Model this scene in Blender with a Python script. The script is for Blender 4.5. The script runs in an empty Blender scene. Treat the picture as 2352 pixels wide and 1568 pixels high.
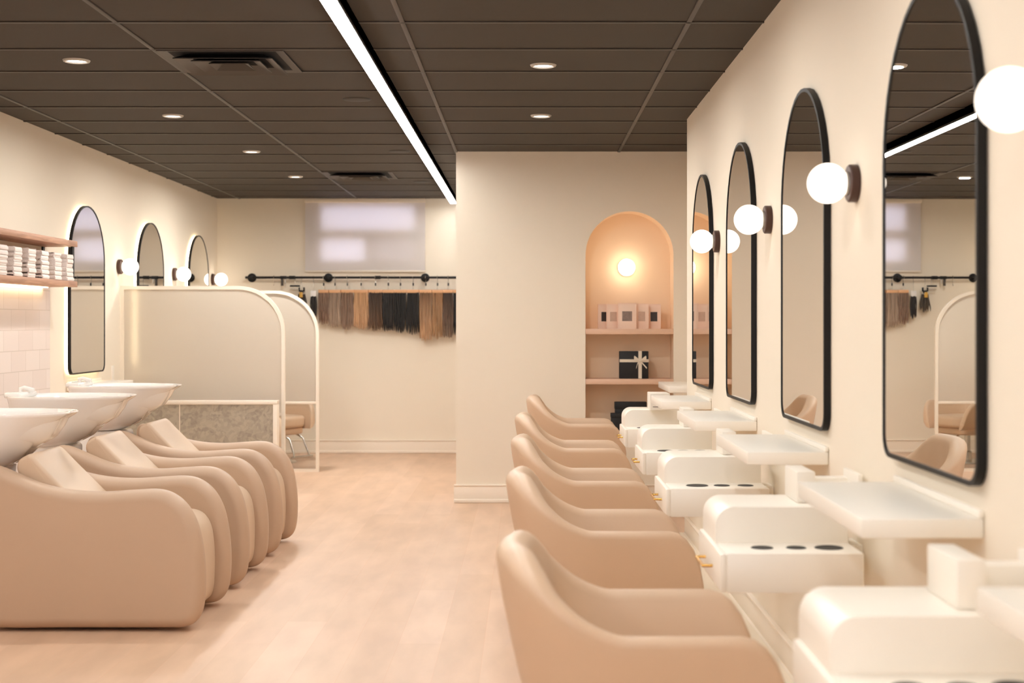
import bpy, bmesh, math, random
from math import radians as R, sin, cos, pi
from mathutils import Vector, Matrix
random.seed(7)
scene = bpy.context.scene
col = scene.collection

# ------------------------------------------------------------------ camera
CAM_H, CEIL = 1.35, 2.63
cd = bpy.data.cameras.new('camera'); cam = bpy.data.objects.new('camera', cd); col.objects.link(cam)
cam.location = (0, 0, CAM_H); cam.rotation_euler = (pi/2, 0, 0)
cd.sensor_width = 36; cd.lens = 36*3333/2352
cd.shift_x = -(1210-1176)/2352; cd.shift_y = (740-784)/2352
cd.dof.use_dof = True; cd.dof.focus_distance = 7.6; cd.dof.aperture_fstop = 3.3
cd.clip_start = 0.05
scene.camera = cam
# ------------------------------------------------------------------ world, colour management, daylight
scene.view_settings.view_transform = 'Standard'; scene.view_settings.look = 'None'
scene.view_settings.gamma = 1; scene.view_settings.use_curve_mapping = False
scene.view_settings.exposure = 0.0
scene.cycles.use_denoising = True
scene.cycles.max_bounces = 10; scene.cycles.diffuse_bounces = 6; scene.cycles.glossy_bounces = 5
scene.cycles.transmission_bounces = 6; scene.cycles.sample_clamp_indirect = 6
scene.cycles.caustics_reflective = False; scene.cycles.caustics_refractive = False
w = bpy.data.worlds.new('sky'); scene.world = w; w.use_nodes = True
bg = w.node_tree.nodes['Background']; bg.inputs[0].default_value = (0.80, 0.84, 1.0, 1); 
SKY_PORTALS = [((-0.9, -2.98, 1.35), (-R(90), 0, 0), 1.3, 1.7)]
for loc, rot, sx, sy in SKY_PORTALS:          # sampling portal in the added fill window behind the camera
    ld = bpy.data.lights.new('window_portal', 'AREA'); ld.shape = 'RECTANGLE'; ld.size = sx; ld.size_y = sy
    ld.cycles.is_portal = True
    lo = bpy.data.objects.new('window_portal', ld); col.objects.link(lo); lo.location = loc; lo.rotation_euler = (R(90), 0, 0)
# lamp strengths
S_SKY, S_STRIP, S_GLOBE, S_GLOBE_L, S_LED, W_DOWN, S_NICHE = 8.5, 41.0, 2.5, 5.0, 12.0, 14.0, 9.5

bg.inputs[1].default_value = S_SKY
# ------------------------------------------------------------------ materials
def lin(c):
    out = []
    for v in c:
        v /= 255.0
        out.append(v/12.92 if v <= 0.04045 else ((v+0.055)/1.055)**2.4)
    return (*out, 1)
def mat(name, c, rough=0.6, metal=0.0, var=0.04, scale=3.0, bump=0.0, bscale=60.0, spec=0.5, stretch=None, coat=0.0):
    m = bpy.data.materials.new(name); m.use_nodes = True
    nt = m.node_tree; N = nt.nodes; L = nt.links
    p = N['Principled BSDF']
    p.inputs['Roughness'].default_value = rough; p.inputs['Metallic'].default_value = metal
    p.inputs['Specular IOR Level'].default_value = spec; p.inputs['Coat Weight'].default_value = coat
    tc = N.new('ShaderNodeTexCoord'); mp = N.new('ShaderNodeMapping')
    L.new(tc.outputs['Object'], mp.inputs[0])
    if stretch: mp.inputs['Scale'].default_value = stretch
    no = N.new('ShaderNodeTexNoise'); no.inputs['Scale'].default_value = scale; no.inputs['Detail'].default_value = 4
    L.new(mp.outputs[0], no.inputs['Vector'])
    mx = N.new('ShaderNodeMix'); mx.data_type = 'RGBA'
    a = lin(c)
    mx.inputs[6].default_value = tuple(max(0, v*(1-var)) for v in a[:3])+(1,)
    mx.inputs[7].default_value = tuple(min(1, v*(1+var)) for v in a[:3])+(1,)
    L.new(no.outputs['Fac'], mx.inputs[0]); L.new(mx.outputs[2], p.inputs['Base Color'])
    if bump:
        nb = N.new('ShaderNodeTexNoise'); nb.inputs['Scale'].default_value = bscale; nb.inputs['Detail'].default_value = 3
        L.new(mp.outputs[0], nb.inputs['Vector'])
        b = N.new('ShaderNodeBump'); b.inputs['Strength'].default_value = bump; b.inputs['Distance'].default_value = 0.004
        L.new(nb.outputs['Fac'], b.inputs['Height']); L.new(b.outputs[0], p.inputs['Normal'])
    return m
def emit(name, rgb, strength):
    m = bpy.data.materials.new(name); m.use_nodes = True
    nt = m.node_tree; nt.nodes.clear()
    o = nt.nodes.new('ShaderNodeOutputMaterial'); e = nt.nodes.new('ShaderNodeEmission')
    e.inputs[0].default_value = (*rgb, 1); e.inputs[1].default_value = strength
    nt.links.new(e.outputs[0], o.inputs[0]); return m

M = {}
M['wall'] = mat('warm_cream_plaster', (237, 227, 210), 0.75, var=0.03, scale=1.3, bump=0.08, bscale=25)
M['niche'] = mat('peach_plaster', (240, 216, 188), 0.8, var=0.03)
M['trimw'] = mat('cream_trim_paint', (240, 230, 215), 0.45, var=0.01)
M['white'] = mat('cream_white_lacquer', (246, 240, 229), 0.35, var=0.01)
M['ledge'] = mat('cream_floor_board', (236, 226, 208), 0.6, var=0.02)
M['ceramic'] = mat('white_ceramic', (245, 243, 240), 0.12, var=0.01, coat=0.6)
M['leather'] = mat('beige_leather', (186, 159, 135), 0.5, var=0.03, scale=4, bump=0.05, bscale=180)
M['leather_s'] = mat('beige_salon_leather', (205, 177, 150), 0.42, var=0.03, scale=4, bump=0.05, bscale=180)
M['leather_lit'] = mat('lit_beige_leather', (204, 180, 155), 0.48, var=0.02, scale=4, bump=0.05, bscale=180)  # lighter copy of the wash chair leather, lighting painted into the colour
M['chrome'] = mat('brushed_chrome', (200, 196, 190), 0.2, metal=1.0, var=0.02)
M['gold'] = mat('polished_brass', (226, 178, 96), 0.25, metal=1.0, var=0.03)
M['black'] = mat('black_powder_coat', (13, 11, 11), 0.5, var=0.1, spec=0.3)
M['bronze'] = mat('dark_bronze', (70, 46, 38), 0.4, metal=0.3, var=0.08)
M['darkbox'] = mat('black_card', (12, 12, 14), 0.6, var=0.1)
M['ribbon'] = mat('cream_satin_ribbon', (225, 214, 196), 0.4, var=0.05)
M['pinkcard'] = mat('pale_pink_card', (240, 214, 196), 0.7, var=0.02)
M['photo'] = mat('grey_photo_print', (130, 112, 104), 0.5, var=0.5, scale=40)
M['photod'] = mat('dark_photo_print', (45, 38, 36), 0.5, var=0.4, scale=50)
M['photol'] = mat('faded_photo_print', (196, 168, 150), 0.5, var=0.2, scale=40)
M['pinkwood'] = mat('pale_oak_shelf', (222, 186, 160), 0.55, var=0.08, scale=6, stretch=(1, 8, 8))
M['hangwood'] = mat('natural_beech', (214, 165, 122), 0.5, var=0.1, scale=8, stretch=(1, 8, 8))
M['towel'] = mat('white_terry_towel', (240, 230, 224), 0.95, var=0.03, scale=30, bump=0.6, bscale=220)
M['tagw'] = mat('white_tag', (238, 234, 230), 0.6, var=0.01)
M['yellow'] = mat('yellow_plastic', (205, 160, 70), 0.4, var=0.05)
M['hole_shade'] = mat('tool_hole_shade', (14, 10, 10), 0.6, var=0.1)
M['grille'] = mat('dark_vent_metal', (62, 54, 48), 0.5, var=0.05)
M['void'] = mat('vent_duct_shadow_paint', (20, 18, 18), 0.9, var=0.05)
M['tbar'] = mat('taupe_grid_paint', (58, 51, 44), 0.5, var=0.03)
M['silver'] = mat('satin_nickel_trim', (190, 184, 176), 0.4, metal=0.6, var=0.02)
M['channel'] = mat('dark_taupe_channel_paint', (36, 32, 28), 0.5, var=0.05)
M['speaker'] = mat('dark_speaker_grille', (34, 30, 27), 0.6, var=0.05)
M['strip'] = emit('linear_diffuser_glow', (1.0, 0.97, 0.94), S_STRIP)
M['globe'] = emit('opal_globe_glow', (1.0, 0.87, 0.73), S_GLOBE)
M['globel'] = emit('opal_globe_glow_left', (1.0, 0.87, 0.73), S_GLOBE_L)
M['nglobe'] = emit('niche_globe_glow', (1.0, 0.80, 0.58), S_NICHE)
M['led'] = emit('warm_led_tape', (1.0, 0.80, 0.50), S_LED)
M['dlens'] = emit('downlight_lens', (1.0, 0.95, 0.88), 6.0)

def m_floor():
    m = mat('pale_oak_planks', (228, 194, 164), 0.42, var=0.05, scale=1.2)
    nt = m.node_tree; N = nt.nodes; L = nt.links; p = N['Principled BSDF']
    tc = N.new('ShaderNodeTexCoord'); mp = N.new('ShaderNodeMapping'); mp.inputs['Rotation'].default_value = (0, 0, pi/2)
    L.new(tc.outputs['Object'], mp.inputs[0])
    br = N.new('ShaderNodeTexBrick'); L.new(mp.outputs[0], br.inputs['Vector'])
    br.offset = 0.37; br.inputs['Scale'].default_value = 1.0
    br.inputs['Brick Width'].default_value = 1.22; br.inputs['Row Height'].default_value = 0.18
    br.inputs['Mortar Size'].default_value = 0.0012; br.inputs['Mortar Smooth'].default_value = 0.3
    br.inputs['Color1'].default_value = lin((205, 174, 147)); br.inputs['Color2'].default_value = lin((214, 184, 159))
    br.inputs['Mortar'].default_value = lin((208, 170, 140))
    n1 = N.new('ShaderNodeTexNoise'); mp2 = N.new('ShaderNodeMapping'); mp2.inputs['Scale'].default_value = (4.5, 1.1, 1)
    L.new(tc.outputs['Object'], mp2.inputs[0]); L.new(mp2.outputs[0], n1.inputs['Vector'])
    n1.inputs['Scale'].default_value = 1.6; n1.inputs['Detail'].default_value = 6
    rp = N.new('ShaderNodeValToRGB'); rp.color_ramp.elements[0].position = 0.35; rp.color_ramp.elements[1].position = 0.72
    rp.color_ramp.elements[0].color = (0.85, 0.82, 0.80, 1); rp.color_ramp.elements[1].color = (1.06, 1.04, 1.03, 1)
    L.new(n1.outputs['Fac'], rp.inputs[0])
    mx = N.new('ShaderNodeMix'); mx.data_type = 'RGBA'; mx.blend_type = 'MULTIPLY'; mx.inputs[0].default_value = 0.8
    L.new(br.outputs['Color'], mx.inputs[6]); L.new(rp.outputs[0], mx.inputs[7])
    L.new(mx.outputs[2], p.inputs['Base Color'])
    return m
def m_ceiling():
    m = mat('taupe_ceiling_tile', (60, 53, 46), 0.8, var=0.07, scale=5, stretch=(0.6, 9, 1), bump=0.25, bscale=30)
    return m
def m_tiles(name, c1, c2, mortar, bw, rh, off, rough, ms, rot):
    m = mat(name, c1, rough, var=0.02)
    nt = m.node_tree; N = nt.nodes; L = nt.links; p = N['Principled BSDF']
    tc = N.new('ShaderNodeTexCoord'); mp = N.new('ShaderNodeMapping'); mp.inputs['Rotation'].default_value = rot
    L.new(tc.outputs['Object'], mp.inputs[0])
    br = N.new('ShaderNodeTexBrick'); L.new(mp.outputs[0], br.inputs['Vector']); br.offset = off
    br.inputs['Scale'].default_value = 1.0; br.inputs['Brick Width'].default_value = bw; br.inputs['Row Height'].default_value = rh
    br.inputs['Mortar Size'].default_value = ms; br.inputs['Color1'].default_value = lin(c1); br.inputs['Color2'].default_value = lin(c2)
    br.inputs['Mortar'].default_value = lin(mortar)
    L.new(br.outputs['Color'], p.inputs['Base Color'])
    b = N.new('ShaderNodeBump'); b.inputs['Strength'].default_value = 0.4; b.inputs['Distance'].default_value = 0.003
    inv = N.new('ShaderNodeMath'); inv.operation = 'SUBTRACT'; inv.inputs[0].default_value = 1
    L.new(br.outputs['Fac'], inv.inputs[1]); L.new(inv.outputs[0], b.inputs['Height']); L.new(b.outputs[0], p.inputs['Normal'])
    return m
def m_terrazzo():
    m = mat('grey_pebble_terrazzo', (176, 164, 146), 0.45, var=0.05)
    nt = m.node_tree; N = nt.nodes; L = nt.links; p = N['Principled BSDF']
    tc = N.new('ShaderNodeTexCoord')
    nz = N.new('ShaderNodeTexNoise'); nz.inputs['Scale'].default_value = 6; L.new(tc.outputs['Object'], nz.inputs['Vector'])
    ad = N.new('ShaderNodeMix'); ad.data_type = 'RGBA'; ad.inputs[0].default_value = 0.12
    L.new(tc.outputs['Object'], ad.inputs[6]); L.new(nz.outputs['Color'], ad.inputs[7])
    vo = N.new('ShaderNodeTexVoronoi'); vo.inputs['Scale'].default_value = 55; L.new(ad.outputs[2], vo.inputs['Vector'])
    vo2 = N.new('ShaderNodeTexVoronoi'); vo2.inputs['Scale'].default_value = 20; L.new(ad.outputs[2], vo2.inputs['Vector'])
    bw = N.new('ShaderNodeRGBToBW'); L.new(vo.outputs['Color'], bw.inputs[0])
    bw2 = N.new('ShaderNodeRGBToBW'); L.new(vo2.outputs['Color'], bw2.inputs[0])
    av = N.new('ShaderNodeMath'); av.operation = 'ADD'; L.new(bw.outputs[0], av.inputs[0]); L.new(bw2.outputs[0], av.inputs[1])
    rp = N.new('ShaderNodeValToRGB'); e = rp.color_ramp.elements
    e[0].position = 0.45; e[0].color = lin((150, 141, 128)); e[1].position = 1.4; e[1].color = lin((178, 169, 152))
    mu = N.new('ShaderNodeMath'); mu.operation = 'MULTIPLY'; mu.inputs[1].default_value = 0.7; L.new(av.outputs[0], mu.inputs[0])
    e[1].position = 1.0; e[0].position = 0.3
    L.new(mu.outputs[0], rp.inputs[0]); L.new(rp.outputs[0], p.inputs['Base Color'])
    return m
def m_wood(name, a, b, axis):
    m = mat(name, a, 0.5, var=0.05)
    nt = m.node_tree; N = nt.nodes; L = nt.links; p = N['Principled BSDF']
    tc = N.new('ShaderNodeTexCoord'); mp = N.new('ShaderNodeMapping'); mp.inputs['Scale'].default_value = axis
    L.new(tc.outputs['Object'], mp.inputs[0])
    n = N.new('ShaderNodeTexNoise'); n.inputs['Scale'].default_value = 3; n.inputs['Detail'].default_value = 6; n.inputs['Distortion'].default_value = 0.6
    L.new(mp.outputs[0], n.inputs['Vector'])
    rp = N.new('ShaderNodeValToRGB'); rp.color_ramp.elements[0].position = 0.35; rp.color_ramp.elements[1].position = 0.65
    rp.color_ramp.elements[0].color = lin(a); rp.color_ramp.elements[1].color = lin(b)
    L.new(n.outputs['Fac'], rp.inputs[0]); L.new(rp.outputs[0], p.inputs['Base Color']); return m
def m_frost():
    m = bpy.data.materials.new('frosted_glass'); m.use_nodes = True
    nt = m.node_tree; N = nt.nodes; L = nt.links; N.clear()
    o = N.new('ShaderNodeOutputMaterial')
    rf = N.new('ShaderNodeBsdfRefraction'); rf.inputs['Roughness'].default_value = 0.6; rf.inputs['IOR'].default_value = 1.15
    rf.inputs['Color'].default_value = (0.97, 0.95, 0.92, 1)
    tl = N.new('ShaderNodeBsdfTranslucent'); tl.inputs[0].default_value = lin((245, 235, 220))
    df = N.new('ShaderNodeBsdfDiffuse'); df.inputs[0].default_value = lin((250, 242, 230))
    a = N.new('ShaderNodeMixShader'); a.inputs[0].default_value = 0.35; L.new(rf.outputs[0], a.inputs[1]); L.new(tl.outputs[0], a.inputs[2])
    b = N.new('ShaderNodeMixShader'); b.inputs[0].default_value = 0.42; L.new(a.outputs[0], b.inputs[1]); L.new(df.outputs[0], b.inputs[2])
    L.new(b.outputs[0], o.inputs[0]); return m
def m_thin(name, tint, refl):
    m = bpy.data.materials.new(name); m.use_nodes = True
    nt = m.node_tree; N = nt.nodes; L = nt.links; N.clear()
    o = N.new('ShaderNodeOutputMaterial'); t = N.new('ShaderNodeBsdfTransparent'); t.inputs[0].default_value = (*tint, 1)
    g = N.new('ShaderNodeBsdfGlossy'); g.inputs['Roughness'].default_value = 0.02
    mx = N.new('ShaderNodeMixShader'); mx.inputs[0].default_value = refl
    L.new(t.outputs[0], mx.inputs[1]); L.new(g.outputs[0], mx.inputs[2]); L.new(mx.outputs[0], o.inputs[0]); return m
def m_blind():
    m = bpy.data.materials.new('white_blind_fabric'); m.use_nodes = True
    nt = m.node_tree; N = nt.nodes; L = nt.links; N.clear()
    o = N.new('ShaderNodeOutputMaterial')
    d = N.new('ShaderNodeBsdfDiffuse'); d.inputs[0].default_value = lin((236, 230, 226))
    t = N.new('ShaderNodeBsdfTranslucent'); t.inputs[0].default_value = lin((236, 234, 240))
    mx = N.new('ShaderNodeMixShader'); mx.inputs[0].default_value = 0.30
    L.new(d.outputs[0], mx.inputs[1]); L.new(t.outputs[0], mx.inputs[2]); L.new(mx.outputs[0], o.inputs[0]); return m
def m_mirror():
    m = bpy.data.materials.new('mirror_silvering'); m.use_nodes = True
    p = m.node_tree.nodes['Principled BSDF']; p.inputs['Metallic'].default_value = 1; p.inputs['Roughness'].default_value = 0.0
    p.inputs['Base Color'].default_value = (0.93, 0.93, 0.91, 1); return m
def m_hair(name, top, bot, z0, z1):
    m = bpy.data.materials.new(name); m.use_nodes = True
    nt = m.node_tree; N = nt.nodes; L = nt.links; p = N['Principled BSDF']
    p.inputs['Roughness'].default_value = 0.55
    tc = N.new('ShaderNodeTexCoord'); sp = N.new('ShaderNodeSeparateXYZ'); L.new(tc.outputs['Object'], sp.inputs[0])
    mr = N.new('ShaderNodeMapRange'); mr.inputs[1].default_value = z0; mr.inputs[2].default_value = z1
    L.new(sp.outputs['Z'], mr.inputs[0])
    mx = N.new('ShaderNodeMix'); mx.data_type = 'RGBA'; ds = lambda c: tuple(v*.8+sum(c)/3*.2 for v in c)
    mx.inputs[6].default_value = lin(ds(bot)); mx.inputs[7].default_value = lin(ds(top))
    L.new(mr.outputs[0], mx.inputs[0])
    mp = N.new('ShaderNodeMapping'); mp.inputs['Scale'].default_value = (60, 60, 2); L.new(tc.outputs['Object'], mp.inputs[0])
    n = N.new('ShaderNodeTexNoise'); n.inputs['Scale'].default_value = 1; n.inputs['Detail'].default_value = 3; L.new(mp.outputs[0], n.inputs['Vector'])
    rp = N.new('ShaderNodeValToRGB'); rp.color_ramp.elements[0].color = (0.6, 0.6, 0.6, 1); rp.color_ramp.elements[1].color = (1.2, 1.2, 1.2, 1)
    rp.color_ramp.elements[0].position = 0.3; rp.color_ramp.elements[1].position = 0.7
    L.new(n.outputs['Fac'], rp.inputs[0])
    m2 = N.new('ShaderNodeMix'); m2.data_type = 'RGBA'; m2.blend_type = 'MULTIPLY'; m2.inputs[0].default_value = 1
    L.new(mx.outputs[2], m2.inputs[6]); L.new(rp.outputs[0], m2.inputs[7]); L.new(m2.outputs[2], p.inputs['Base Color'])
    return m
M['floor'] = m_floor(); M['ceiling'] = m_ceiling(); M['terrazzo'] = m_terrazzo()
M['walltile'] = m_tiles('glossy_white_wall_tile', (238, 228, 222), (232, 220, 214), (214, 202, 194), 0.26, 0.13, 0.5, 0.15, 0.0025, (0, R(90), R(90)))
M['oak'] = m_wood('warm_oak', (196, 150, 122), (160, 118, 94), (14, 1, 14))
M['frost'] = m_frost(); M['clear'] = m_thin('clear_glass', (0.97, 0.98, 0.98), 0.06); M['dim_pane'] = m_thin('dimming_glass', (0.55, 0.53, 0.52), 0.04); M['blind'] = m_blind(); M['mirror'] = m_mirror()

# ------------------------------------------------------------------ mesh helpers
class MB:
    def __init__(s): s.bm = bmesh.new()
    def box(s, x0, y0, z0, x1, y1, z1, bev=0.0, seg=2):
        r = bmesh.ops.create_cube(s.bm, size=1.0); vs = r['verts']
        for v in vs:
            v.co = Vector((x0+(v.co.x+.5)*(x1-x0), y0+(v.co.y+.5)*(y1-y0), z0+(v.co.z+.5)*(z1-z0)))
        if bev:
            es = list({e for v in vs for e in v.link_edges})
            bmesh.ops.bevel(s.bm, geom=es, offset=bev, segments=seg, profile=0.5, affect='EDGES', clamp_overlap=True)
        return s
    def rings(s, rings, close=True, cap0=True, cap1=True):
        R_ = [[s.bm.verts.new(p) for p in r] for r in rings]; n = len(R_[0])
        for a, b in zip(R_, R_[1:]):
            for i in range(n if close else n-1):
                j = (i+1) % n
                s.bm.faces.new((a[i], a[j], b[j], b[i]))
        if cap0: s.bm.faces.new(list(reversed(R_[0])))
        if cap1: s.bm.faces.new(R_[-1])
        return s
    def tube(s, pts, r, n=10, cap=True):
        pts = [Vector(p) for p in pts]; rr = r if isinstance(r, (list, tuple)) else [r]*len(pts)
        rings = []; up = None
        for i, p in enumerate(pts):
            t = (pts[min(i+1, len(pts)-1)] - pts[max(i-1, 0)]).normalized()
            if up is None: up = Vector((0, 0, 1)) if abs(t.z) < .9 else Vector((1, 0, 0))
            a = t.cross(up).normalized(); b = a.cross(t).normalized(); up = b
            rings.append([p + (a*cos(2*pi*k/n) + b*sin(2*pi*k/n))*rr[i] for k in range(n)])
        return s.rings(rings, True, cap, cap)
    def lathe(s, prof, c=(0, 0, 0), axis='z', n=32, cap0=True, cap1=True):
        rings = []
        for r, h in prof:
            ring = []
            for k in range(n):
                a = 2*pi*k/n; u, v = r*cos(a), r*sin(a)
                p = (u, v, h) if axis == 'z' else ((h, u, v) if axis == 'x' else (v, h, u))
                ring.append(Vector(p)+Vector(c))
            rings.append(ring)
        return s.rings(rings, True, cap0, cap1)
    def sphere(s, c, r, n=32):
        bmesh.ops.create_uvsphere(s.bm, u_segments=n, v_segments=n//2, radius=r, matrix=Matrix.Translation(c)); return s
    def pillow(s, outline, t0, t1, r, plane='xz', seg=5, d_in=None):
        """outline: CCW list of 2-D points, extruded between t0 and t1 with edges rounded by r."""
        n = len(outline); P = [Vector((a, b)) for a, b in outline]; nrm = []
        for i in range(n):
            t = (P[(i+1) % n]-P[i-1]).normalized(); nrm.append(Vector((t.y, -t.x)))
        area = sum(P[i-1].x*P[i].y-P[i].x*P[i-1].y for i in range(n))
        if area < 0: nrm = [-q for q in nrm]
        lv = []
        for k in range(seg+1):
            a = pi/2*k/seg; lv.append((t0+r-r*sin(a), r-r*cos(a)) if False else (t0+r*(1-cos(pi/2*k/seg)) if False else t0+r-r*cos(a), r-r*sin(a)))
        for k in range(seg+1):
            a = pi/2*k/seg; lv.append((t1-r+r*sin(a), r-r*cos(a)))
        rings = []
        for t, ins in lv:
            ring = []
            for p, q in zip(P, nrm):
                u = p-q*ins
                ring.append(Vector((u.x, t, u.y)) if plane == 'xz' else (Vector((t, u.x, u.y)) if plane == 'yz' else Vector((u.x, u.y, t))))
            rings.append(ring)
        return s.rings(rings)
    def build(s, name, m, parent=None, label=None, ang=40, smooth=True):
        bm = s.bm; bmesh.ops.recalc_face_normals(bm, faces=bm.faces)
        big = [f for f in bm.faces if len(f.verts) > 4]
        if big: bmesh.ops.triangulate(bm, faces=big)
        me = bpy.data.meshes.new(name); bm.to_mesh(me); bm.free()
        for p in me.polygons: p.use_smooth = smooth
        me.set_sharp_from_angle(angle=R(ang))
        me.materials.append(M[m] if isinstance(m, str) else m)
        o = bpy.data.objects.new(name, me); col.objects.link(o)
        if parent: o.parent = parent
        if label: o['label'] = label
        return o
def tag(o, label=None, cat=None, group=None, kind=None):
    if label: o['label'] = label
    if cat: o['category'] = cat
    if group: o['group'] = group
    if kind: o['kind'] = kind
    return o
def thing(name, loc, label, cat, group=None, rz=0):
    o = bpy.data.objects.new(name, None); col.objects.link(o); o.empty_display_size = .1
    o.location = loc; o.rotation_euler = (0, 0, rz); return tag(o, label, cat, group)
def copy_tree(o, parent=None):
    c = o.copy(); col.objects.link(c)
    if parent: c.parent = parent
    for ch in list(o.children): copy_tree(ch, c)
    return c
def spline(pts, n=8, closed=True):
    P = [Vector(p) for p in pts]; out = []; m = len(P)
    for i in range(m if closed else m-1):
        p0, p1, p2, p3 = (P[(i-1) % m], P[i], P[(i+1) % m], P[(i+2) % m]) if closed else (P[max(i-1, 0)], P[i], P[i+1], P[min(i+2, m-1)])
        for k in range(n):
            t = k/n
            out.append(tuple(0.5*((2*p1)+(-p0+p2)*t+(2*p0-5*p1+4*p2-p3)*t*t+(-p0+3*p1-3*p2+p3)*t**3)))
    if not closed: out.append(tuple(P[-1]))
    return out
def struct(name, mb, m): return tag(mb.build(name, m, smooth=False), kind='structure')
def arch(w_, z0, z1, rb=0.05, n=20):
    """arched outline, width w_, centred on 0, bottom z0 with small corner radii, round top."""
    h = w_/2; pts = []
    for k in range(6):
        a = -pi/2+pi/2*k/5; pts.append((h-rb+rb*cos(a), z0+rb+rb*sin(a)))
    for k in range(n+1):
        a = pi*k/n; pts.append((h*cos(a), z1-h+h*sin(a)))
    for k in range(6):
        a = pi+pi/2*k/5; pts.append((-h+rb+rb*cos(a), z0+rb+rb*sin(a)))
    return pts

# ------------------------------------------------------------------ room shell
XL, XR, YB, YF, YC = -3.2, 1.01, 15.0, -3.0, 10.88
XCOL, XR2, YR = -0.53, 1.23, 9.15
struct('floor', MB().box(XL-.2, YF-.2, -.1, 1.6, YB+.2, 0), 'floor')
struct('ceiling', MB().box(XL-.2, YF-.2, CEIL, 1.6, YB+.2, CEIL+.1), 'ceiling')
struct('wall_left', MB().box(XL-.15, YF-.15, 0, XL, YB+.15, CEIL), 'wall')
b = MB(); b.box(XR, YF, 0, XR+.15, YR, CEIL); b.box(XR2, YR-.02, 0, XR2+.15, YC+.4, CEIL); b.box(XR+.15, YR-.1, 0, XR2+.15, YR, CEIL)
struct('wall_right', b, 'wall')
# back wall with window opening
WX0, WX1, WZ0, WZ1 = -2.16, -1.12, 1.95, 2.585
b = MB()
for a in ((XL, 0, WX0, CEIL), (WX1, 0, XCOL+.02, CEIL), (WX0, 0, WX1, WZ0), (WX0, WZ1, WX1, CEIL)):
    b.box(a[0], YB, a[1], a[2], YB+.15, a[3])
struct('wall_back', b, 'wall')
# front wall (behind the camera) with an unseen window added for fill daylight
b = MB(); fx0, fx1, fz0, fz1 = -1.6, -.2, .45, 2.25
for a in ((XL, 0, fx0, CEIL), (fx1, 0, XR+.15, CEIL), (fx0, 0, fx1, fz0), (fx0, fz1, fx1, CEIL)):
    b.box(a[0], YF-.15, a[1], a[2], YF, a[3])
struct('wall_front', b, 'wall')
# column wall with arched niche
NX0, NX1, NZ0, NZT, ND = 0.44, 1.10, 0.535, 2.182, 0.26
b = MB(); bm = b.bm; nr = (NX1-NX0)/2; ncx = (NX0+NX1)/2; nzs = NZT-nr
def V(x, y, z): return bm.verts.new((x, y, z))
def quad(*p): bm.faces.new([V(*q) for q in p])
quad((XCOL, YC, 0), (NX0, YC, 0), (NX0, YC, CEIL), (XCOL, YC, CEIL))
quad((NX1, YC, 0), (XR2, YC, 0), (XR2, YC, CEIL), (NX1, YC, CEIL))
quad((NX0, YC, 0), (NX1, YC, 0), (NX1, YC, NZ0), (NX0, YC, NZ0))
AP = [(ncx+nr*cos(pi-pi*k/32), nzs+nr*sin(pi-pi*k/32)) for k in range(33)]
for (xa, za), (xb, zb) in zip(AP, AP[1:]): quad((xa, YC, za), (xb, YC, zb), (xb, YC, CEIL), (xa, YC, CEIL))
quad((XCOL, YC, 0), (XCOL, YB, 0), (XCOL, YB, CEIL), (XCOL, YC, CEIL))
struct('wall_column', b, 'wall')
b = MB(); bm = b.bm
loop = [(NX0, NZ0)]+AP+[(NX1, NZ0)]
for (xa, za), (xb, zb) in zip(loop, loop[1:]): quad((xa, YC, za), (xb, YC, zb), (xb, YC+ND, zb), (xa, YC+ND, za))
quad((NX0, YC, NZ0), (NX1, YC, NZ0), (NX1, YC+ND, NZ0), (NX0, YC+ND, NZ0))
bm.faces.new([V(x, YC+ND, z) for x, z in loop])
struct('wall_niche', b, 'niche')
# baseboards
def base(name, x0, y0, x1, y1, nx, ny):
    b = MB(); t = .016
    def seg(d, za, zb, bv):
        b.box(min(x0, x0+nx*d), min(y0, y0+ny*d), za, max(x1, x1+nx*d), max(y1, y1+ny*d), zb, bv)
    seg(t, 0, .125, .003); seg(t+.008, .125, .137, .003); seg(t+.014, 0, .028, .006)
    struct(name, b, 'trimw')
base('baseboard_back', XL, YB, XCOL, YB, 0, -1)
base('baseboard_column', XCOL-.016, YC, XR2, YC, 0, -1)
base('baseboard_left', XL, YF, XL, YB, 1, 0)
base('baseboard_right', XR, YF, XR, YR, -1, 0)
# ceiling grid
b = MB()
for k in range(-2, 2):
    x = 0.69+1.22*(k); x = x if XL < x < 1.2 else None
    if x is not None: b.box(x-.011, YF, CEIL-.006, x+.011, YB, CEIL+.001, .002)
b.box(-2.97-.011, YF, CEIL-.006, -2.97+.011, YB, CEIL+.001, .002)
struct('trim_1', b, 'tbar')
b = MB(); k = -15
while 6.18+.61*k < YB:
    y = 6.18+.61*k
    if y > YF: b.box(XL, y-.011, CEIL-.006, 1.23, y+.011, CEIL+.001, .002)
    k += 1
struct('trim_2', b, 'tbar')
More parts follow.
